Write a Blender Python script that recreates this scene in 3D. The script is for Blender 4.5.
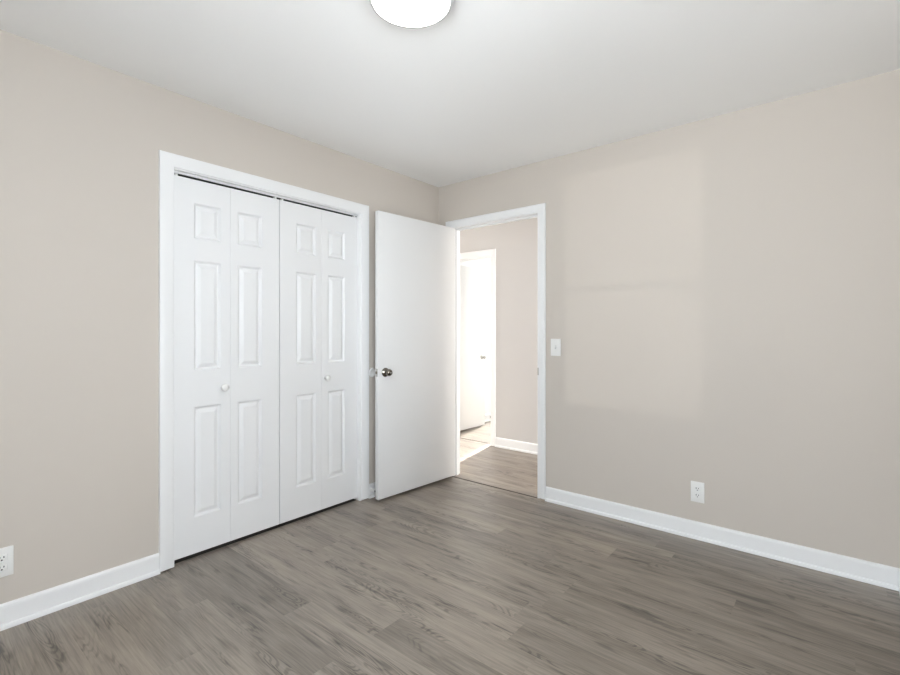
import bpy, bmesh, math, random
from mathutils import Vector, Matrix

for o in list(bpy.data.objects):
    bpy.data.objects.remove(o, do_unlink=True)
S = bpy.context.scene
C = S.collection
R = math.radians

# ------------------------------------------------------------------ camera
cam = bpy.data.cameras.new('camera')
cam.sensor_fit = 'HORIZONTAL'
cam.sensor_width = 36.0
cam.lens = 470.25 / 900 * 36
cam.shift_y = -6.27 / 900
cam.clip_start = 0.03
camo = bpy.data.objects.new('camera', cam)
camo.location = (2.6289, -3.0419, 1.2116)
camo.rotation_euler = (R(90), 0, 0.68831)
C.objects.link(camo)
S.camera = camo

# ------------------------------------------------------------------ world, sun, daylight, exposure
S.view_settings.view_transform = 'Standard'
S.view_settings.look = 'None'
S.view_settings.gamma = 1.0
S.view_settings.use_curve_mapping = False
S.view_settings.exposure = -0.10

W = bpy.data.worlds.new('sky')
S.world = W
W.use_nodes = True
bg = W.node_tree.nodes['Background']
bg.inputs['Color'].default_value = (0.75, 0.86, 1.0, 1)
bg.inputs['Strength'].default_value = 1.2


def lamp(name, kind, loc, direction, energy, color, **kw):
    l = bpy.data.lights.new(name, kind)
    l.energy = energy
    l.color = color
    for k, v in kw.items():
        setattr(l, k, v)
    o = bpy.data.objects.new(name, l)
    o.location = loc
    o.rotation_euler = Vector(direction).to_track_quat('-Z', 'Y').to_euler()
    C.objects.link(o)
    return o


SUN_E = R(28)
lamp('sun', 'SUN', (-1.5, 8, 5), (0.2 * math.cos(SUN_E), -0.98 * math.cos(SUN_E), -math.sin(SUN_E)),
     32.0, (1.0, 0.98, 0.93), angle=R(0.5))
# daylight falling in through the bedroom window (rear wall, behind the camera): sky, then added fills
lamp('sky_rear_window', 'AREA', (1.575, -3.86, 1.45), (0.0, 1, -0.25), 3.0, (0.84, 0.92, 1.0),
     shape='RECTANGLE', size=1.0, size_y=1.6)
lamp('fill_rear_ground', 'AREA', (1.9, -5.4, -0.6), (0.0, 1, 0.85), 370.0, (1.0, 0.975, 0.93),
     shape='RECTANGLE', size=6.0, size_y=3.0)  # added upward panel to brighten the ceiling, standing for sunlit ground
lamp('fill_rear_narrow', 'AREA', (2.45, -3.86, 1.45), (0.0, 1, 0.25), 105.0, (0.84, 0.92, 1.0),
     shape='RECTANGLE', size=0.66, size_y=1.6)  # added panel behind an invented window, lifts the right wall and ceiling
# added fill for the left wall, through an invented side window beside the camera
lamp('fill_side_window', 'AREA', (3.10, -2.62, 1.50), (-1, 0.0, 0.05), 62.0, (0.86, 0.93, 1.0),
     shape='RECTANGLE', size=1.3, size_y=1.35)
# sunlight bounced off the house across the yard: a distant narrow beam into the rear window
lamp('reflected_sun', 'SPOT', (1.6, -60.0, 0.0), (-3.6, 56.37, 1.4), 12500.0, (1.0, 0.96, 0.92),
     spot_size=R(8.32), spot_blend=0.0, shadow_soft_size=0.10)
# daylight in the room across the hall, then added fill panels at both hall ends
lamp('daylight_far_window', 'AREA', (-0.75, 3.60, 1.5), (0.1, -1, -0.1), 85.0, (0.97, 0.985, 1.0),
     shape='RECTANGLE', size=0.95, size_y=1.4)
lamp('fill_hall', 'AREA', (-1.9, 0.6, 1.35), (1, 0, -0.1), 30.0, (1.0, 0.975, 0.955),
     shape='RECTANGLE', size=0.8, size_y=2.0)
lamp('fill_hall_right', 'AREA', (3.3, 0.6, 1.3), (-1, 0, -0.1), 72.0, (1.0, 0.975, 0.955),
     shape='RECTANGLE', size=0.8, size_y=2.0)

# added fill to brighten the far door; no window on that side
lamp('fill_far_side', 'AREA', (1.5, 2.5, 1.4), (-1, -0.1, 0), 14.0, (0.97, 0.985, 1.0),
     shape='RECTANGLE', size=1.2, size_y=1.3)

# ------------------------------------------------------------------ materials


def mat(name, color, rough=0.5, metal=0.0, bump=None, spec=0.5, emit=None, vary=None):
    m = bpy.data.materials.new(name)
    m.use_nodes = True
    nt = m.node_tree
    b = nt.nodes['Principled BSDF']
    b.inputs['Base Color'].default_value = (*color, 1)
    b.inputs['Roughness'].default_value = rough
    b.inputs['Metallic'].default_value = metal
    b.inputs['Specular IOR Level'].default_value = spec
    if emit:
        b.inputs['Emission Color'].default_value = (*emit[0], 1)
        b.inputs['Emission Strength'].default_value = emit[1]
    geo = nt.nodes.new('ShaderNodeNewGeometry')
    if vary:
        n = nt.nodes.new('ShaderNodeTexNoise')
        n.inputs['Scale'].default_value = vary[0]
        n.inputs['Detail'].default_value = 4
        nt.links.new(geo.outputs['Position'], n.inputs['Vector'])
        mx = nt.nodes.new('ShaderNodeMix')
        mx.data_type = 'RGBA'
        mx.inputs['A'].default_value = (*[c * (1 - vary[1]) for c in color], 1)
        mx.inputs['B'].default_value = (*[c * (1 + vary[1]) for c in color], 1)
        nt.links.new(n.outputs['Fac'], mx.inputs['Factor'])
        nt.links.new(mx.outputs['Result'], b.inputs['Base Color'])
    if bump:
        n = nt.nodes.new('ShaderNodeTexNoise')
        n.inputs['Scale'].default_value = bump[0]
        n.inputs['Detail'].default_value = 3
        nt.links.new(geo.outputs['Position'], n.inputs['Vector'])
        bp = nt.nodes.new('ShaderNodeBump')
        bp.inputs['Strength'].default_value = bump[1]
        bp.inputs['Distance'].default_value = 0.001
        nt.links.new(n.outputs['Fac'], bp.inputs['Height'])
        nt.links.new(bp.outputs['Normal'], b.inputs['Normal'])
    return m


M_WALL = mat('greige_paint', (0.610, 0.555, 0.493), 0.75, bump=(220, 0.10), spec=0.25, vary=(1.3, 0.012))
M_HALLW = mat('hall_paint', (0.595, 0.575, 0.555), 0.75, bump=(220, 0.10), spec=0.25, vary=(1.3, 0.012))
M_CEIL = mat('ceiling_paint', (0.94, 0.933, 0.915), 0.9, bump=(160, 0.12), spec=0.1)
M_TRIM = mat('trim_paint', (0.87, 0.868, 0.86), 0.38, bump=(90, 0.03), spec=0.4)
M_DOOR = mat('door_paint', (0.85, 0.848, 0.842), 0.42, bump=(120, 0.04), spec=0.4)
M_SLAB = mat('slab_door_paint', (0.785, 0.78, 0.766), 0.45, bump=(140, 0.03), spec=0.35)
M_FARW = mat('white_wall_paint', (0.86, 0.86, 0.85), 0.7, bump=(200, 0.08), spec=0.2)
M_PLAST = mat('white_plastic', (0.84, 0.83, 0.80), 0.3)
M_SLOT = mat('dark_slot', (0.02, 0.02, 0.02), 0.6)
M_NICKEL = mat('dark_nickel', (0.22, 0.20, 0.17), 0.14, metal=1.0, vary=(40, 0.08))
M_STEEL = mat('brushed_steel', (0.50, 0.49, 0.47), 0.35, metal=1.0, bump=(300, 0.05))
M_TRACK = mat('track_metal', (0.75, 0.75, 0.74), 0.45)
M_CLOSET_SHADE = mat('closet_shade', (0.05, 0.045, 0.04), 0.9)  # near-black colour stands in for the unlit closet
M_RUB = mat('rubber_grey', (0.10, 0.10, 0.11), 0.6)
M_SEAM = mat('seam_brown', (0.07, 0.058, 0.048), 0.6)
M_LAMPRIM = mat('lamp_rim_white', (0.62, 0.62, 0.61), 0.4)
M_GLOW = mat('lamp_diffuser', (0.9, 0.9, 0.88), 0.4, emit=((1.0, 0.975, 0.94), 12.0))
M_EXT = mat('exterior_siding', (0.55, 0.55, 0.53), 0.8, bump=(30, 0.2))


def glass_mat():
    m = bpy.data.materials.new('window_glass')
    m.use_nodes = True
    nt = m.node_tree
    nt.nodes.clear()
    out = nt.nodes.new('ShaderNodeOutputMaterial')
    mx = nt.nodes.new('ShaderNodeMixShader')
    fr = nt.nodes.new('ShaderNodeFresnel')
    tr = nt.nodes.new('ShaderNodeBsdfTransparent')
    gl = nt.nodes.new('ShaderNodeBsdfGlossy')
    gl.inputs['Roughness'].default_value = 0.02
    fr.inputs['IOR'].default_value = 1.45
    nt.links.new(fr.outputs[0], mx.inputs[0])
    nt.links.new(tr.outputs[0], mx.inputs[1])
    nt.links.new(gl.outputs[0], mx.inputs[2])
    nt.links.new(mx.outputs[0], out.inputs[0])
    return m


def sheer_mat():
    m = bpy.data.materials.new('sheer_fabric')
    m.use_nodes = True
    nt = m.node_tree
    nt.nodes.clear()
    out = nt.nodes.new('ShaderNodeOutputMaterial')
    mx = nt.nodes.new('ShaderNodeMixShader')
    mx.inputs[0].default_value = 0.35
    tr = nt.nodes.new('ShaderNodeBsdfTransparent')
    tl = nt.nodes.new('ShaderNodeBsdfTranslucent')
    tl.inputs['Color'].default_value = (0.85, 0.85, 0.83, 1)
    nt.links.new(tr.outputs[0], mx.inputs[1])
    nt.links.new(tl.outputs[0], mx.inputs[2])
    nt.links.new(mx.outputs[0], out.inputs[0])
    return m


M_GLASS = glass_mat()
M_SHEER = sheer_mat()


def wood_mat():
    m = bpy.data.materials.new('grey_oak_vinyl_plank')
    m.use_nodes = True
    nt = m.node_tree
    L = nt.links.new
    N = nt.nodes.new
    b = nt.nodes['Principled BSDF']
    uv = N('ShaderNodeUVMap')
    uv.uv_map = 'plank'
    sep = N('ShaderNodeSeparateXYZ')
    L(uv.outputs[0], sep.inputs[0])
    at = N('ShaderNodeAttribute')
    at.attribute_name = 'tone'
    ide = N('ShaderNodeAttribute')
    ide.attribute_name = 'plank_id'

    def math_(op, a, b_=None, c=None):
        n = N('ShaderNodeMath')
        n.operation = op
        for i, v in enumerate((a, b_, c)):
            if v is None:
                continue
            if isinstance(v, (int, float)):
                n.inputs[i].default_value = v
            else:
                L(v, n.inputs[i])
        return n.outputs[0]

    def vec(sx, sy):
        c = N('ShaderNodeCombineXYZ')
        L(math_('MULTIPLY', sep.outputs[0], sx), c.inputs[0])
        L(math_('MULTIPLY', sep.outputs[1], sy), c.inputs[1])
        L(math_('MULTIPLY', ide.outputs['Fac'], 7.31), c.inputs[2])
        return c.outputs[0]

    def noise(v, detail=3, rough=0.55, dist=0.0):
        n = N('ShaderNodeTexNoise')
        n.inputs['Scale'].default_value = 1.0
        n.inputs['Detail'].default_value = detail
        n.inputs['Roughness'].default_value = rough
        n.inputs['Distortion'].default_value = dist
        L(v, n.inputs['Vector'])
        return n.outputs['Fac']

    def ramp(x, lo, hi, a=0.0, b_=1.0):
        n = N('ShaderNodeMapRange')
        n.interpolation_type = 'SMOOTHSTEP'
        n.inputs['From Min'].default_value = lo
        n.inputs['From Max'].default_value = hi
        n.inputs['To Min'].default_value = a
        n.inputs['To Max'].default_value = b_
        L(x, n.inputs['Value'])
        return n.outputs['Result']

    fine = noise(vec(6, 150), 4, 0.65)                      # hairline streaks
    mid = noise(vec(2.2, 34), 4, 0.6, 0.4)                 # broad streaks
    cloud = noise(vec(1.7, 7), 3, 0.5)                     # slow tone drift in a plank
    field = noise(vec(1.25, 9.0), 2, 0.5, 0.5)             # the field whose contours are the cathedrals
    rings = math_('SINE', math_('MULTIPLY', field, 190.0))
    rmask = ramp(noise(vec(2.0, 12), 2, 0.5), 0.49, 0.64)
    knot = ramp(noise(vec(3.4, 22), 2, 0.5, 0.6), 0.60, 0.74)
    tick = ramp(noise(vec(3.0, 170), 2, 0.6), 0.60, 0.74)

    val = math_('MULTIPLY_ADD', math_('SUBTRACT', fine, 0.5), 0.65, 1.0)
    val = math_('ADD', val, math_('MULTIPLY', math_('SUBTRACT', mid, 0.5), 0.50))
    val = math_('ADD', val, math_('MULTIPLY', math_('SUBTRACT', cloud, 0.5), 0.60))
    lines = ramp(rings, -0.1, 0.9)
    heart = math_('MULTIPLY', rmask, math_('MULTIPLY_ADD', lines, 0.22, 0.07))
    val = math_('SUBTRACT', val, heart)
    pores = ramp(noise(vec(5.5, 42), 3, 0.6, 0.8), 0.56, 0.72)          # dark broken flecks along the heart
    val = math_('SUBTRACT', val, math_('MULTIPLY', math_('MULTIPLY', pores, rmask), 0.30))
    val = math_('SUBTRACT', val, math_('MULTIPLY', knot, 0.17))
    val = math_('SUBTRACT', val, math_('MULTIPLY', tick, 0.15))
    val = math_('MULTIPLY', val, at.outputs['Fac'])
    # eased joints, 1 mm wide
    edge = N('ShaderNodeAttribute')
    edge.attribute_name = 'edge'
    col = N('ShaderNodeMix')
    col.data_type = 'RGBA'
    col.inputs['A'].default_value = (0.050, 0.040, 0.032, 1)
    col.inputs['B'].default_value = (0.425, 0.358, 0.292, 1)
    L(ramp(val, 0.35, 1.55), col.inputs['Factor'])
    L(col.outputs['Result'], b.inputs['Base Color'])
    L(math_('MULTIPLY_ADD', mid, 0.12, 0.30), b.inputs['Roughness'])
    b.inputs['Specular IOR Level'].default_value = 0.9
    bp = N('ShaderNodeBump')
    bp.inputs['Strength'].default_value = 0.12
    bp.inputs['Distance'].default_value = 0.001
    L(fine, bp.inputs['Height'])
    L(bp.outputs['Normal'], b.inputs['Normal'])
    return m


M_WOOD = wood_mat()

# ------------------------------------------------------------------ mesh helpers


def obj(name, bm, m, parent=None, smooth=False):
    bmesh.ops.recalc_face_normals(bm, faces=bm.faces)
    me = bpy.data.meshes.new(name)
    bm.to_mesh(me)
    bm.free()
    for mm in (m if isinstance(m, (list, tuple)) else [m]):
        me.materials.append(mm)
    if smooth:
        me.shade_smooth() if hasattr(me, 'shade_smooth') else None
        me.set_sharp_from_angle(angle=R(38))
    o = bpy.data.objects.new(name, me)
    C.objects.link(o)
    if parent:
        o.parent = parent
    return o


def tag(o, label, cat=None, kind=None, group=None):
    o['label'] = label
    if cat:
        o['category'] = cat
    if kind:
        o['kind'] = kind
    if group:
        o['group'] = group
    return o


def empty(name, loc, rz=0.0):
    o = bpy.data.objects.new(name, None)
    o.location = loc
    o.rotation_euler = (0, 0, rz)
    o.empty_display_size = 0.1
    C.objects.link(o)
    return o


def box(bm, x0, x1, y0, y1, z0, z1, bev=0.0, seg=2):
    r = bmesh.ops.create_cube(bm, size=1.0)
    vs = r['verts']
    for v in vs:
        v.co = Vector(((x0 + x1) / 2 + v.co.x * (x1 - x0), (y0 + y1) / 2 + v.co.y * (y1 - y0),
                       (z0 + z1) / 2 + v.co.z * (z1 - z0)))
    if bev:
        es = list({e for v in vs for e in v.link_edges})
        bmesh.ops.bevel(bm, geom=es, offset=bev, segments=seg, affect='EDGES', profile=0.5)


def boxm(*a, **k):
    bm = bmesh.new()
    box(bm, *a, **k)
    return bm


def lathe(bm, prof, origin=(0, 0, 0), axis='Z', n=40):
    """prof: (radius, height) list from one end to the other, spun about axis."""
    mats = {'Z': Matrix.Identity(3), 'X': Matrix(((0, 0, 1), (1, 0, 0), (0, 1, 0))),
            '-X': Matrix(((0, 0, -1), (1, 0, 0), (0, 1, 0))), 'Y': Matrix(((1, 0, 0), (0, 0, 1), (0, 1, 0))),
            '-Y': Matrix(((1, 0, 0), (0, 0, -1), (0, 1, 0)))}
    mm = mats[axis]
    o = Vector(origin)
    rings = []
    for r, h in prof:
        if r < 1e-6:
            rings.append([bm.verts.new(o + mm @ Vector((0, 0, h)))])
        else:
            rings.append([bm.verts.new(o + mm @ Vector((r * math.cos(2 * math.pi * i / n), r * math.sin(2 * math.pi * i / n), h)))
                          for i in range(n)])
    for a, b in zip(rings, rings[1:]):
        for i in range(n):
            j = (i + 1) % n
            if len(a) == 1 and len(b) == 1:
                continue
            if len(a) == 1:
                bm.faces.new((a[0], b[i], b[j]))
            elif len(b) == 1:
                bm.faces.new((a[i], a[j], b[0]))
            else:
                bm.faces.new((a[i], a[j], b[j], b[i]))
    for rr in (rings[0], rings[-1]):
        if len(rr) > 2:
            bm.faces.new(rr)


def prism(bm, prof, p0, p1, f):
    """extrude a closed (d, z) profile along a from p0 to p1; f maps (a, d, z) to the world."""
    A = [bm.verts.new(f(p0, d, z)) for d, z in prof]
    B = [bm.verts.new(f(p1, d, z)) for d, z in prof]
    n = len(prof)
    for i in range(n):
        j = (i + 1) % n
        bm.faces.new((A[i], A[j], B[j], B[i]))
    bm.faces.new(A)
    bm.faces.new(B)


def casing(bm, a0, a1, z1, f, w=0.060, t=0.018, z0=0.004):
    """mitred three-sided casing round an opening a0..a1 up to z1."""
    prof = [(0, 0), (0, 0.008), (0.003, 0.0105), (0.012, 0.0125), (0.030, 0.0165), (0.040, t), (0.052, t), (w - 0.002, t - 0.002), (w, t - 0.006), (w, 0)]
    prof = [(p[0] * w / 0.060 if p[0] < 0.05 else p[0] - 0.060 + w if w != 0.060 else p[0], p[1]) for p in prof]
    st = []
    for q in range(4):
        row = []
        for pw, d in prof:
            a = a0 - pw if q < 2 else a1 + pw
            z = z0 if q in (0, 3) else z1 + pw
            row.append(bm.verts.new(f(a, d, z)))
        st.append(row)
    n = len(prof)
    for q in range(3):
        for i in range(n):
            j = (i + 1) % n
            bm.faces.new((st[q][i], st[q][j], st[q + 1][j], st[q + 1][i]))
    bm.faces.new(st[0])
    bm.faces.new(st[3])


f_left = lambda a, d, z: Vector((d, a, z))                 # left wall of the bedroom, a = y
f_right = lambda a, d, z: Vector((a, -d, z))               # right wall of the bedroom, a = x
WT = 0.105
f_hallback = lambda a, d, z: Vector((a, WT + d, z))     # hall side of the right wall
f_hall = lambda a, d, z: Vector((a, 1.085 - d, z))         # far hall wall
f_farin = lambda a, d, z: Vector((a, 1.20 + d, z))         # inside of the far room
YB = -3.63
XE = 2.873
f_rear = lambda a, d, z: Vector((a, YB + d, z))
f_side = lambda a, d, z: Vector((XE - d, a, z))
f_farleft = lambda a, d, z: Vector((-1.0 + d, a, z))

BASE = [(0, 0), (0.021, 0), (0.021, 0.010), (0.0185, 0.017), (0.012, 0.020), (0.012, 0.083), (0.0105, 0.092), (0.006, 0.098), (0, 0.100)]


def baseboard(name, runs, f, label):
    bm = bmesh.new()
    for a, b in runs:
        prism(bm, BASE, a, b, f)
    o = obj(name, bm, M_TRIM)
    return tag(o, label, 'baseboard', 'structure')


def wall(name, boxes, m, label):
    bm = bmesh.new()
    for b in boxes:
        box(bm, *b)
    return tag(obj(name, bm, m), label, 'wall', 'structure')


# ------------------------------------------------------------------ structure: floors
H = 2.44


def plank_floor(name, x0, x1, y0, y1, label, joints=None, seed=3, tones=None):
    random.seed(seed)
    lit_tone_rng = random.Random(2113)  # seed picked so tones carry the light: darker right, paler middle
    PW, PL = 0.152, 1.22
    bm = bmesh.new()
    uvl = bm.loops.layers.uv.new('plank')
    tl = bm.faces.layers.float.new('tone')
    il = bm.faces.layers.float.new('plank_id')
    joints = joints or {}
    k0 = math.floor((y0 + 0.88) / PW)
    k1 = math.ceil((y1 + 0.88) / PW)
    n = 0
    for k in range(k0, k1):
        ya, yb = max(y0, -0.88 + k * PW), min(y1, -0.88 + (k + 1) * PW)
        off = joints.get(k, random.uniform(0, PL))
        i0 = math.floor((x0 - off) / PL)
        xx = off + i0 * PL
        while xx < x1:
            xa, xb = max(x0, xx), min(x1, xx + PL)
            if xb - xa > 1e-4 and yb - ya > 1e-4:
                q = [bm.verts.new(p) for p in ((xa, ya, 0), (xb, ya, 0), (xb, yb, 0), (xa, yb, 0))]
                fc = bm.faces.new(q)
                tn = lit_tone_rng.choice((0.91, 0.94, 0.97, 1.0, 1.02, 1.05, 1.08))
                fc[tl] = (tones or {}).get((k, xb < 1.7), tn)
                fc[il] = n + random.random()
                for lp in fc.loops:
                    lp[uvl].uv = (lp.vert.co.x - xx, lp.vert.co.y - (-0.88 + k * PW))
                n += 1
            xx += PL
    # slab under the planks
    box(bm, x0, x1, y0, y1, -0.12, -0.0015)
    return tag(obj(name, bm, M_WOOD), label, 'floor', 'structure')


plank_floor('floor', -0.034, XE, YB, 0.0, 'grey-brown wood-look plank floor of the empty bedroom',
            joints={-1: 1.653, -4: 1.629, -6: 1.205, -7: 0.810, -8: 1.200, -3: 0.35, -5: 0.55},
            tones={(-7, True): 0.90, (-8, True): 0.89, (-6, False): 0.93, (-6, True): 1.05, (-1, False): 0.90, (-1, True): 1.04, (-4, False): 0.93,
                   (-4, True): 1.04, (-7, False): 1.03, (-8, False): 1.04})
plank_floor('floor_hall', -2.0, 3.4, 0.0, 1.15, 'grey-brown plank floor of the hall beyond the open doorway', seed=8)
plank_floor('floor_far_room', -1.6, 1.6, 1.15, 3.4, 'sunlit plank floor of the room across the hall', seed=11)
tag(obj('floor_closet', boxm(-0.75, -0.034, -2.2, -0.75, -0.12, -0.001), M_CLOSET_SHADE), 'closet floor strip coloured dark for the shade under the doors', 'floor', 'structure')  # dark colour paints the shade line below the doors

# ceilings
tag(obj('ceiling', boxm(-0.12, XE + 0.12, YB - 0.12, WT, H, H + 0.12), M_CEIL), 'plain white ceiling over the bedroom', 'ceiling', 'structure')
tag(obj('ceiling_hall', boxm(-2.1, 3.5, WT, 1.2, H, H + 0.12), M_CEIL), 'white ceiling over the hall', 'ceiling', 'structure')
tag(obj('ceiling_far_room', boxm(-1.72, 1.72, 1.2, 3.52, H, H + 0.12), M_CEIL), 'white ceiling over the room across the hall', 'ceiling', 'structure')

# walls ---- closet opening: y -2.084..-0.853 up to 2.054
CY0, CY1, CZ = -2.0755, -0.8575, 2.046
wall('wall_left', [(-0.115, 0, YB, CY0 - 0.018, 0, H), (-0.115, 0, CY1 + 0.018, 0.0, 0, H), (-0.115, 0, CY0 - 0.018, CY1 + 0.018, CZ + 0.018, H)],
     M_WALL, 'warm greige left wall around the white closet doors')
# entry opening: x 0.155..0.957 up to 2.053
DX0, DX1, DZ = 0.150, 0.950, 2.070
wall('wall_right', [(-0.115, DX0 - 0.018, 0, WT, 0, H), (DX1 + 0.018, XE + 0.115, 0, WT, 0, H), (DX0 - 0.018, DX1 + 0.018, 0, WT, DZ + 0.018, H)],
     M_WALL, 'warm greige right wall with the open doorway and outlet')
# window openings
WX0, WX1, WZ0, WZ1 = 1.135, 2.065, 0.60, 2.20
NX0, NX1 = 2.14, 2.80
wall('wall_rear', [(-0.115, WX0, YB - 0.115, YB, 0, H), (WX1, NX0, YB - 0.115, YB, 0, H), (NX1, XE + 0.115, YB - 0.115, YB, 0, H),
                   (NX0, NX1, YB - 0.115, YB, 0, WZ0), (NX0, NX1, YB - 0.115, YB, WZ1, H),
                   (WX0, WX1, YB - 0.115, YB, 0, WZ0), (WX0, WX1, YB - 0.115, YB, WZ1, H)], M_WALL, 'greige rear wall with a window behind the camera')
SY0, SY1, SZ0, SZ1 = -3.28, -1.96, 0.75, 2.15
wall('wall_side', [(XE, XE + 0.115, YB, SY0, 0, H), (XE, XE + 0.115, SY1, 0, 0, H), (XE, XE + 0.115, SY0, SY1, 0, SZ0), (XE, XE + 0.115, SY0, SY1, SZ1, H)],
     M_WALL, 'greige side wall just right of the picture')
# closet box, coloured dark so the door gaps read as shade
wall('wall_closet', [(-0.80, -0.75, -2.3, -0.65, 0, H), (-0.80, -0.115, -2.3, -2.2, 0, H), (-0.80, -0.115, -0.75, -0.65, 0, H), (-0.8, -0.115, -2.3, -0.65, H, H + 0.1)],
     M_CLOSET_SHADE, 'closet interior coloured dark for the shade behind the bifold doors')
# hall and far room
FX0, FX1, FZ = -0.912, -0.206, 2.014
wall('wall_hall', [(-2.1, FX0 - 0.018, 1.085, 1.2, 0, H), (FX1 + 0.018, 3.5, 1.085, 1.2, 0, H), (FX0 - 0.018, FX1 + 0.018, 1.085, 1.2, FZ + 0.018, H)],
     M_HALLW, 'pale greige hall wall facing the open doorway')
wall('wall_hall_back', [(-2.1, -0.115, 0.0, WT, 0, H), (XE + 0.115, 3.5, 0.0, WT, 0, H)], M_HALLW, 'hall wall backing onto the closet')
wall('wall_hall_end', [(-2.1, -2.0, WT, 1.085, 0, H), (3.4, 3.5, WT, 1.085, 0, H)], M_HALLW, 'end walls of the hall')
# far room: left, back (window), right
VX0, VX1, VZ0, VZ1 = -1.55, 0.05, 0.70, 2.25
wall('wall_far_left', [(-1.715, -1.6, 1.2, 3.4, 0, H), (-1.06, -1.0, 1.2, 2.4, 0, H)], M_FARW, 'white wall behind the open door across the hall')
wall('wall_far_right', [(1.6, 1.72, 1.2, 3.4, 0, H)], M_FARW, 'white right wall of the room across the hall')
wall('wall_far_back', [(-1.72, VX0, 3.4, 3.515, 0, H), (VX1, 1.72, 3.4, 3.515, 0, H), (VX0, VX1, 3.4, 3.515, 0, VZ0), (VX0, VX1, 3.4, 3.515, VZ1, H)],
     M_FARW, 'white back wall with a window in the room across the hall')

# baseboards
baseboard('baseboard_left', [(YB + 0.021, -2.147)], f_left, 'white baseboard with shoe moulding below the left outlet')
baseboard('baseboard_left_corner', [(-0.786, -0.021)], f_left, 'short white baseboard behind the open slab door')
baseboard('baseboard_right', [(1.021, XE)], f_right, 'long white baseboard with shoe moulding under the right wall outlet')
baseboard('baseboard_right_corner', [(0.021, 0.087)], f_right, 'short white baseboard in the corner behind the slab door')
baseboard('baseboard_rear', [(0.0, XE)], f_rear, 'white baseboard along the rear wall')
baseboard('baseboard_side', [(YB + 0.021, -0.021)], f_side, 'white baseboard along the side wall at the right edge')
baseboard('baseboard_hall', [(-0.139, 3.4), (-2.0, -0.975)], f_hall, 'white baseboard at the foot of the hall wall')
baseboard('baseboard_far_room', [(1.28, 2.4)], f_farleft, 'white baseboard behind the door across the hall')

# ------------------------------------------------------------------ frames (casing + jamb + stop)


def frame(name, a0, a1, z1, f, depth, label, w=0.060, back=None, stop=0.045, rev=0.006, z0=0.004, rev1=None):
    root = empty(name, f((a0 + a1) / 2, 0, 0))
    tag(root, label, 'door frame', 'structure')
    inv = Matrix.Translation(-root.location)

    def put(nm, bm, m, smooth=False, parent=None):
        bmesh.ops.transform(bm, matrix=inv, verts=bm.verts)
        return obj(nm, bm, m, parent or root, smooth)
    bm = bmesh.new()
    casing(bm, a0 - rev, a1 + (rev1 or rev), z1 + rev, f, w, z0=z0)
    put('casing', bm, M_TRIM, True)
    if back:
        bm = bmesh.new()
        casing(bm, a0 - rev, a1 + rev, z1 + rev, back, w)
        put('casing', bm, M_TRIM, True)
    bm = bmesh.new()

    def fb(p0, p1, d0, d1, zz0, zz1):
        A, B = f(p0, d0, zz0), f(p1, d1, zz1)
        box(bm, min(A.x, B.x), max(A.x, B.x), min(A.y, B.y), max(A.y, B.y), zz0, zz1)
    fb(a0 - 0.018, a0, 0, -depth, 0, z1)
    fb(a1, a1 + 0.018, 0, -depth, 0, z1)
    fb(a0 - 0.018, a1 + 0.018, 0, -depth, z1, z1 + 0.018)
    put('jamb', bm, M_TRIM)
    if stop:
        bm = bmesh.new()
        fb(a0, a0 + 0.011, -stop, -stop - 0.032, 0, z1)
        fb(a1 - 0.011, a1, -stop, -stop - 0.032, 0, z1)
        fb(a0 + 0.011, a1 - 0.011, -stop, -stop - 0.032, z1 - 0.011, z1)
        put('door_stop_strip', bm, M_TRIM)
    return root, put


fr_closet, put_c = frame('trim_1', CY0, CY1, CZ, f_left, 0.115, 'white casing framing the closet bifold doors', w=0.0635, stop=None, z0=0.008)
# head track inside the closet opening
bm = bmesh.new()
box(bm, -0.030, -0.022, CY0 + 0.001, CY1 - 0.001, 2.034, CZ - 0.0005)
trk = put_c('track', bm, M_TRACK)
bm = bmesh.new()
box(bm, -0.075, -0.0305, CY0 + 0.001, CY1 - 0.001, 2.0345, CZ - 0.0005)
put_c('track_channel_shade', bm, M_SLOT, parent=trk)  # solid dark box paints the shade inside the open channel
for yy in (CY0 + 0.022, -1.492, -1.446, CY1 - 0.022):
    bm = bmesh.new()
    box(bm, -0.055, -0.030, yy - 0.006, yy + 0.006, 2.023, 2.036, 0.001, 1)
    put_c('pivot_bracket', bm, M_PLAST)

fr_entry, put_e = frame('trim_2', DX0, DX1, DZ, f_right, WT, 'white casing and jamb of the open bedroom doorway', w=0.057, back=f_hallback, stop=0.046, z0=0.010, rev1=0.014)
bm = bmesh.new()
box(bm, DX1 - 0.0015, DX1 + 0.0005, 0.003, 0.034, 0.888, 0.955)
box(bm, DX1 - 0.0015, DX1 + 0.0115, -0.0025, 0.004, 0.893, 0.947, 0.0006, 1)
tag(put_e('strike_plate', bm, M_STEEL), 'grey metal strike plate')
# dark wooden edge strip below the casing foot
fr_far, put_f = frame('trim_3', FX0, FX1, FZ, f_hall, 0.115, 'white casing of the doorway across the hall', back=f_farin, stop=0.07)

# threshold seams
tag(obj('trim_4', boxm(DX0, DX1, -0.006, 0.006, -0.001, 0.0022, 0.001, 1), M_SEAM), 'thin dark seam strip across the bedroom doorway floor', 'threshold strip', 'structure')
tag(obj('trim_5', boxm(FX0, FX1, 1.145, 1.155, -0.001, 0.0022, 0.001, 1), M_SEAM), 'thin dark seam strip under the doorway across the hall', 'threshold strip', 'structure')

# ------------------------------------------------------------------ closet bifold doors
PZ = [(1.708, 1.900), (1.000, 1.592), (0.213, 0.806)]


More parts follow.
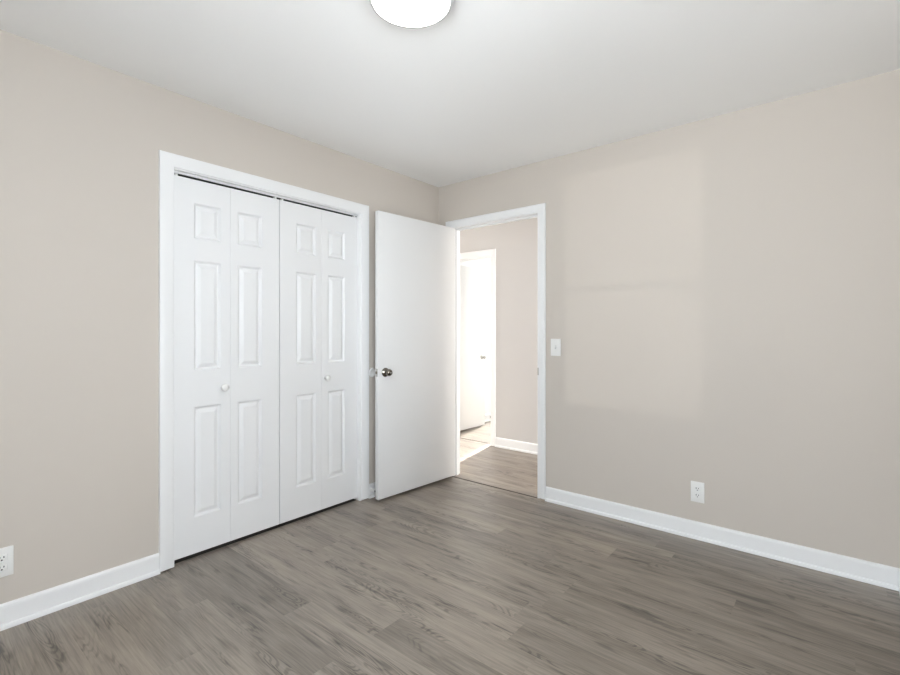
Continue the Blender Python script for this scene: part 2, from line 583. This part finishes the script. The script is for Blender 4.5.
def leaf_mesh(w, pa, pb, h=2.004, t=0.030):
    """bifold leaf: width along +y from 0, front face at x=0, raised panels between pa and pb."""
    bm = bmesh.new()
    zb = 0.020
    ys = [0, pa, pb, w]
    zs = [zb]
    for a, b in sorted(PZ):
        zs += [a, b]
    zs += [zb + h]
    grid = {}

    def V(y, z, x=0.0):
        k = (round(y, 5), round(z, 5), round(x, 5))
        if k not in grid:
            grid[k] = bm.verts.new((x, y, z))
        return grid[k]
    for i in range(3):
        for j in range(len(zs) - 1):
            y0, y1, z0, z1 = ys[i], ys[i + 1], zs[j], zs[j + 1]
            if i == 1 and j % 2 == 1:
                steps = [(0, 0), (0.003, -0.0015), (0.010, -0.0110), (0.014, -0.0125), (0.018, -0.0120), (0.036, -0.0030), (0.038, -0.0022)]
                loops = []
                for s, d in steps:
                    loops.append([V(y0 + s, z0 + s, d), V(y1 - s, z0 + s, d), V(y1 - s, z1 - s, d), V(y0 + s, z1 - s, d)])
                for A, B in zip(loops, loops[1:]):
                    for q in range(4):
                        r = (q + 1) % 4
                        bm.faces.new((A[q], A[r], B[r], B[q]))
                bm.faces.new(loops[-1])
            else:
                bm.faces.new((V(y0, z0), V(y1, z0), V(y1, z1), V(y0, z1)))
    # sides and back, front edges eased
    bz = zb + h
    fr = [V(y, zb) for y in ys] + [V(w, z) for z in zs[1:]] + [V(y, bz) for y in ys[::-1][1:]] + [V(0, z) for z in zs[::-1][1:-1]]
    bk = [bm.verts.new((-t, v.co.y, v.co.z)) for v in fr]
    n = len(fr)
    for q in range(n):
        r = (q + 1) % n
        bm.faces.new((fr[q], fr[r], bk[r], bk[q]))
    bm.faces.new(bk)
    return bm


LX = -0.030
LW = 0.3022


def knob_mesh(y, z):
    bm = bmesh.new()
    lathe(bm, [(0.0, 0.0), (0.012, 0.0), (0.0115, 0.004), (0.0085, 0.010), (0.0090, 0.014), (0.0160, 0.019), (0.0195, 0.026), (0.0195, 0.031), (0.0165, 0.036), (0.010, 0.039), (0.0, 0.040)],
          (0, y, z), 'X', 32)
    return bm


def bifold(name, y0, mirror, label):
    root = tag(empty(name, (LX, y0, 0)), label, 'closet door', 'structure')
    outer = (0.106, 0.251)      # panel span in the leaf next to the jamb
    inner = (0.041, 0.190)      # panel span in the leaf next to the middle
    if not mirror:
        spans = [outer, inner]
        kn = 0.262
        kleaf = 0
    else:
        spans = [(LW - inner[1], LW - inner[0]), (LW - outer[1], LW - outer[0])]
        kn = LW - 0.270
        kleaf = 1
    for i, (a, b) in enumerate(spans):
        lf = obj('door_leaf', leaf_mesh(LW, a, b), M_DOOR, root)
        lf.location = (0, i * (LW + 0.0010), 0)
        if i == kleaf:
            obj('door_knob', knob_mesh(kn, 0.898), M_PLAST, lf, True)
    return root


bifold('door_1', -2.0745, False, 'left white six-panel bifold closet door pair')
bifold('door_2', -1.4646, True, 'right white six-panel bifold closet door pair beside the slab door')

# ------------------------------------------------------------------ entry slab door
TH = R(4.0)
door = tag(empty('door_3', (0.152, -0.006, 0)), 'plain white slab door standing open against the left wall', 'door', 'structure')
door.rotation_euler = (0, 0, -R(90) - TH)     # local +x runs from the hinge to the free edge, local +y is the visible face
DW, DT = 0.795, 0.036
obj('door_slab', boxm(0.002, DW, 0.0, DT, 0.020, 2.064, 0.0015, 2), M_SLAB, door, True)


def knob_prof():
    return [(0.0, 0.0), (0.0325, 0.0), (0.0325, 0.003), (0.030, 0.006), (0.018, 0.010), (0.0150, 0.014), (0.0145, 0.022), (0.017, 0.026), (0.0225, 0.031), (0.0250, 0.038),
            (0.0250, 0.045), (0.0225, 0.052), (0.0180, 0.058), (0.010, 0.062), (0.0, 0.063)]


KX = DW - 0.062
for side in ('Y', '-Y'):
    bm = bmesh.new()
    pr = knob_prof()
    lathe(bm, pr, (KX, DT if side == 'Y' else 0.0, 0.918), side, 40)
    kb = obj('door_knob', bm, M_NICKEL, door, True)
    bm = bmesh.new()
    lathe(bm, [(0.0, 0.0), (0.006, 0.0), (0.006, 0.0015), (0.0, 0.0015)], (KX, (DT + 0.0625) if side == 'Y' else -0.0625, 0.918), side, 20)
    obj('lock_button', bm, M_STEEL, kb)
bm = bmesh.new()
box(bm, DW - 0.0005, DW + 0.0015, 0.0065, DT - 0.0065, 0.890, 0.946, 0.0005, 1)
lp = tag(obj('latch_plate', bm, M_STEEL, door), 'grey metal latch plate')
bm = bmesh.new()
box(bm, DW, DW + 0.009, 0.011, DT - 0.011, 0.909, 0.927, 0.002, 2)
obj('latch_bolt', bm, M_NICKEL, lp)
for z in (0.25, 1.03, 1.82):
    bm = bmesh.new()
    lathe(bm, [(0.0, 0.0), (0.0055, 0.0), (0.0055, 0.088), (0.0, 0.088)], (0.0, -0.003, z - 0.044), 'Z', 16)
    box(bm, 0.0005, 0.002, 0.0, 0.030, z - 0.044, z + 0.044)
    obj('hinge', bm, M_STEEL, door, True)

# ------------------------------------------------------------------ door across the hall
fd = tag(empty('door_4', (FX0 + 0.003, 1.203, 0)), 'white door standing open in the bright room across the hall', 'door', 'structure')
fd.rotation_euler = (0, 0, R(89))
obj('door_slab', boxm(0.002, 0.702, -0.036, 0.0, 0.014, 2.004, 0.0015, 2), M_SLAB, fd, True)
for side in ('-Y', 'Y'):
    bm = bmesh.new()
    lathe(bm, knob_prof(), (0.642, -0.036 if side == '-Y' else 0.0, 0.885), side, 32)
    obj('door_knob', bm, M_STEEL, fd, True)

# ------------------------------------------------------------------ ceiling light
cl = tag(empty('ceiling_light', (1.437, -1.815, H)), 'round flush ceiling light glowing white', 'ceiling light')
cl.scale = (1.02, 1.02, 1.0)
bm = bmesh.new()
lathe(bm, [(0.0, 0.0), (0.1480, 0.0), (0.1485, -0.004), (0.1485, -0.030), (0.1475, -0.034), (0.1440, -0.0360), (0.1385, -0.0360), (0.1380, -0.031), (0.0, -0.031)], (0, 0, 0), 'Z', 96)
obj('rim', bm, M_LAMPRIM, cl, True)
bm = bmesh.new()
lathe(bm, [(0.0, -0.032), (0.1378, -0.032), (0.1374, -0.0350), (0.132, -0.0385), (0.10, -0.0445), (0.05, -0.048), (0.0, -0.049)], (0, 0, 0), 'Z', 96)
obj('diffuser', bm, M_GLOW, cl, True)

# ------------------------------------------------------------------ switch and outlets
sw = tag(empty('light_switch', (1.096, 0, 1.098)), 'white single toggle light switch beside the doorway', 'light switch')
obj('plate', boxm(-0.038, 0.038, -0.006, 0.0, -0.060, 0.060, 0.0025, 2), M_PLAST, sw, True)
obj('toggle_slot', boxm(-0.0055, 0.0055, -0.0066, -0.004, -0.0125, 0.0125), M_LAMPRIM, sw)
bm = bmesh.new()
box(bm, -0.0042, 0.0042, -0.018, -0.004, 0.000, 0.0085, 0.0012, 1)
obj('toggle', bm, M_PLAST, sw)
for z in (-0.030, 0.030):
    bm = bmesh.new()
    lathe(bm, [(0.0, 0.006), (0.0030, 0.006), (0.0026, 0.0070), (0.0, 0.0072)], (0, 0, z), '-Y', 14)
    obj('screw', bm, M_PLAST, sw)


def outlet(loc, rz, label):
    o = tag(empty('wall_outlet', loc, rz), label, 'outlet')
    obj('plate', boxm(-0.036, 0.036, -0.006, 0.0, -0.0595, 0.0595, 0.0025, 2), M_PLAST, o, True)
    for z in (-0.0195, 0.0195):
        bm = bmesh.new()
        box(bm, -0.0168, 0.0168, -0.0078, -0.004, z - 0.0142, z + 0.0142, 0.004, 3)
        rc = obj('receptacle', bm, M_PLAST, o, True)
        for x, h in ((-0.0063, 0.0085), (0.0063, 0.007)):
            obj('slot', boxm(x - 0.0016, x + 0.0016, -0.0082, -0.006, z + 0.003 - h / 2, z + 0.003 + h / 2), M_SLOT, rc)
        bm = bmesh.new()
        lathe(bm, [(0.0, 0.006), (0.0028, 0.006), (0.0028, 0.0082), (0.0, 0.0082)], (0, 0, z - 0.0078), '-Y', 16)
        obj('ground_hole', bm, M_SLOT, rc)
    bm = bmesh.new()
    lathe(bm, [(0.0, 0.006), (0.0030, 0.006), (0.0026, 0.0070), (0.0, 0.0072)], (0, 0, 0), '-Y', 14)
    obj('screw', bm, M_PLAST, o)
    return o


outlet((2.001, 0, 0.273), 0, 'white duplex outlet on the right wall above the long baseboard')
outlet((0, -2.723, 0.269), R(90), 'white duplex outlet at the left edge of the left wall')

# ------------------------------------------------------------------ door stops
wb = tag(empty('wall_bumper', (0, -0.745, 0.909)), 'round white wall bumper behind the slab door knob', 'wall bumper')
bm = bmesh.new()
lathe(bm, [(0.0, 0.0), (0.033, 0.0), (0.033, 0.003), (0.030, 0.008), (0.026, 0.010), (0.022, 0.008), (0.012, 0.0055), (0.0, 0.005)], (0, 0, 0), 'X', 40)
obj('bumper_disc', bm, M_PLAST, wb, True)


def stop(loc, label, axis='X', m=M_PLAST):
    d = tag(empty('door_stop', loc), label, 'door stop')
    bm = bmesh.new()
    lathe(bm, [(0.0, 0.0), (0.016, 0.0), (0.016, 0.003), (0.010, 0.007), (0.006, 0.010), (0.0055, 0.040), (0.009, 0.041), (0.009, 0.046), (0.0, 0.046)], (0, 0, 0), axis, 24)
    obj('stop_post', bm, m, d, True)
    bm = bmesh.new()
    lathe(bm, [(0.0, 0.046), (0.0085, 0.046), (0.009, 0.054), (0.007, 0.058), (0.0, 0.059)], (0, 0, 0), axis, 24)
    obj('rubber_tip', bm, M_RUB, d, True)
    return d


stop((0.012, -0.765, 0.060), 'small white door stop with dark tip on the baseboard beside the closet')
stop((-0.988, 2.22, 0.052), 'small grey door stop on the baseboard across the hall', m=M_STEEL)

# ------------------------------------------------------------------ windows


def window(name, a0, a1, z0, z1, f, label, cw=0.060, fixed=False):
    root = tag(empty(name, f((a0 + a1) / 2, 0, z0)), label, 'window', 'structure')
    inv = Matrix.Translation(-root.location)

    def put(nm, bm, m, p=None):
        bmesh.ops.transform(bm, matrix=inv, verts=bm.verts)
        return obj(nm, bm, m, p or root)

    def fb(bm, p0, p1, d0, d1, zz0, zz1):
        A, B = f(p0, d0, zz0), f(p1, d1, zz1)
        box(bm, min(A.x, B.x), max(A.x, B.x), min(A.y, B.y), max(A.y, B.y), zz0, zz1)
    bm = bmesh.new()
    for p0, p1, q0, q1 in ((a0, a0 + 0.02, z0, z1), (a1 - 0.02, a1, z0, z1), (a0 + 0.02, a1 - 0.02, z0, z0 + 0.02), (a0 + 0.02, a1 - 0.02, z1 - 0.02, z1)):
        fb(bm, p0, p1, -0.002, -0.113, q0, q1)
    put('window_frame', bm, M_TRIM)
    zm = (z0 + z1) / 2
    for lo, hi, d in (((z0 + 0.02, z1 - 0.02, -0.06),) if fixed else ((z0 + 0.02, zm + 0.018, -0.045), (zm - 0.018, z1 - 0.02, -0.080))):
        bm = bmesh.new()
        b0, b1 = a0 + 0.02, a1 - 0.02
        for p0, p1, q0, q1 in ((b0, b0 + 0.04, lo, hi), (b1 - 0.04, b1, lo, hi), (b0 + 0.04, b1 - 0.04, lo, lo + 0.036), (b0 + 0.04, b1 - 0.04, hi - 0.036, hi)):
            fb(bm, p0, p1, d, d - 0.03, q0, q1)
        sh = put('sash', bm, M_TRIM)
        bm = bmesh.new()
        fb(bm, b0 + 0.04, b1 - 0.04, d - 0.013, d - 0.017, lo + 0.036, hi - 0.036)
        put('pane', bm, M_GLASS, sh)
    bm = bmesh.new()
    casing(bm, a0, a1, z1, f, cw, z0=z0)
    fb(bm, a0 - cw, a1 + cw, -0.002, 0.05, z0 - 0.022, z0)
    fb(bm, a0 - cw, a1 + cw, 0.0, 0.016, z0 - 0.082, z0 - 0.022)
    put('casing', bm, M_TRIM)
    return root


window('window_1', WX0, WX1, WZ0, WZ1, f_rear, 'white double-hung window in the rear wall', 0.034)
window('added_window_4', NX0, NX1, WZ0, WZ1, f_rear, 'narrow white double-hung window added in the rear corner for fill light', 0.034)  # unseen window, added to brighten the right wall and ceiling
window('added_window_2', SY0, SY1, SZ0, SZ1, f_side, 'white double-hung window added in the side wall for fill light')  # unseen window, added to brighten the left wall
f_farback = lambda a, d, z: Vector((a, 3.4 - d, z))
window('window_3', VX0, VX1, VZ0, VZ1, f_farback, 'white picture window in the room across the hall', fixed=True)
tag(obj('added_shade', boxm(-1.50, -0.735, 3.372, 3.3735, 0.72, 2.23), M_SHEER), 'sheer white sheet added out of view to dim the sun beside a bright strip', 'shade')  # unseen sheet, added to shape the sun patch on the hall floor
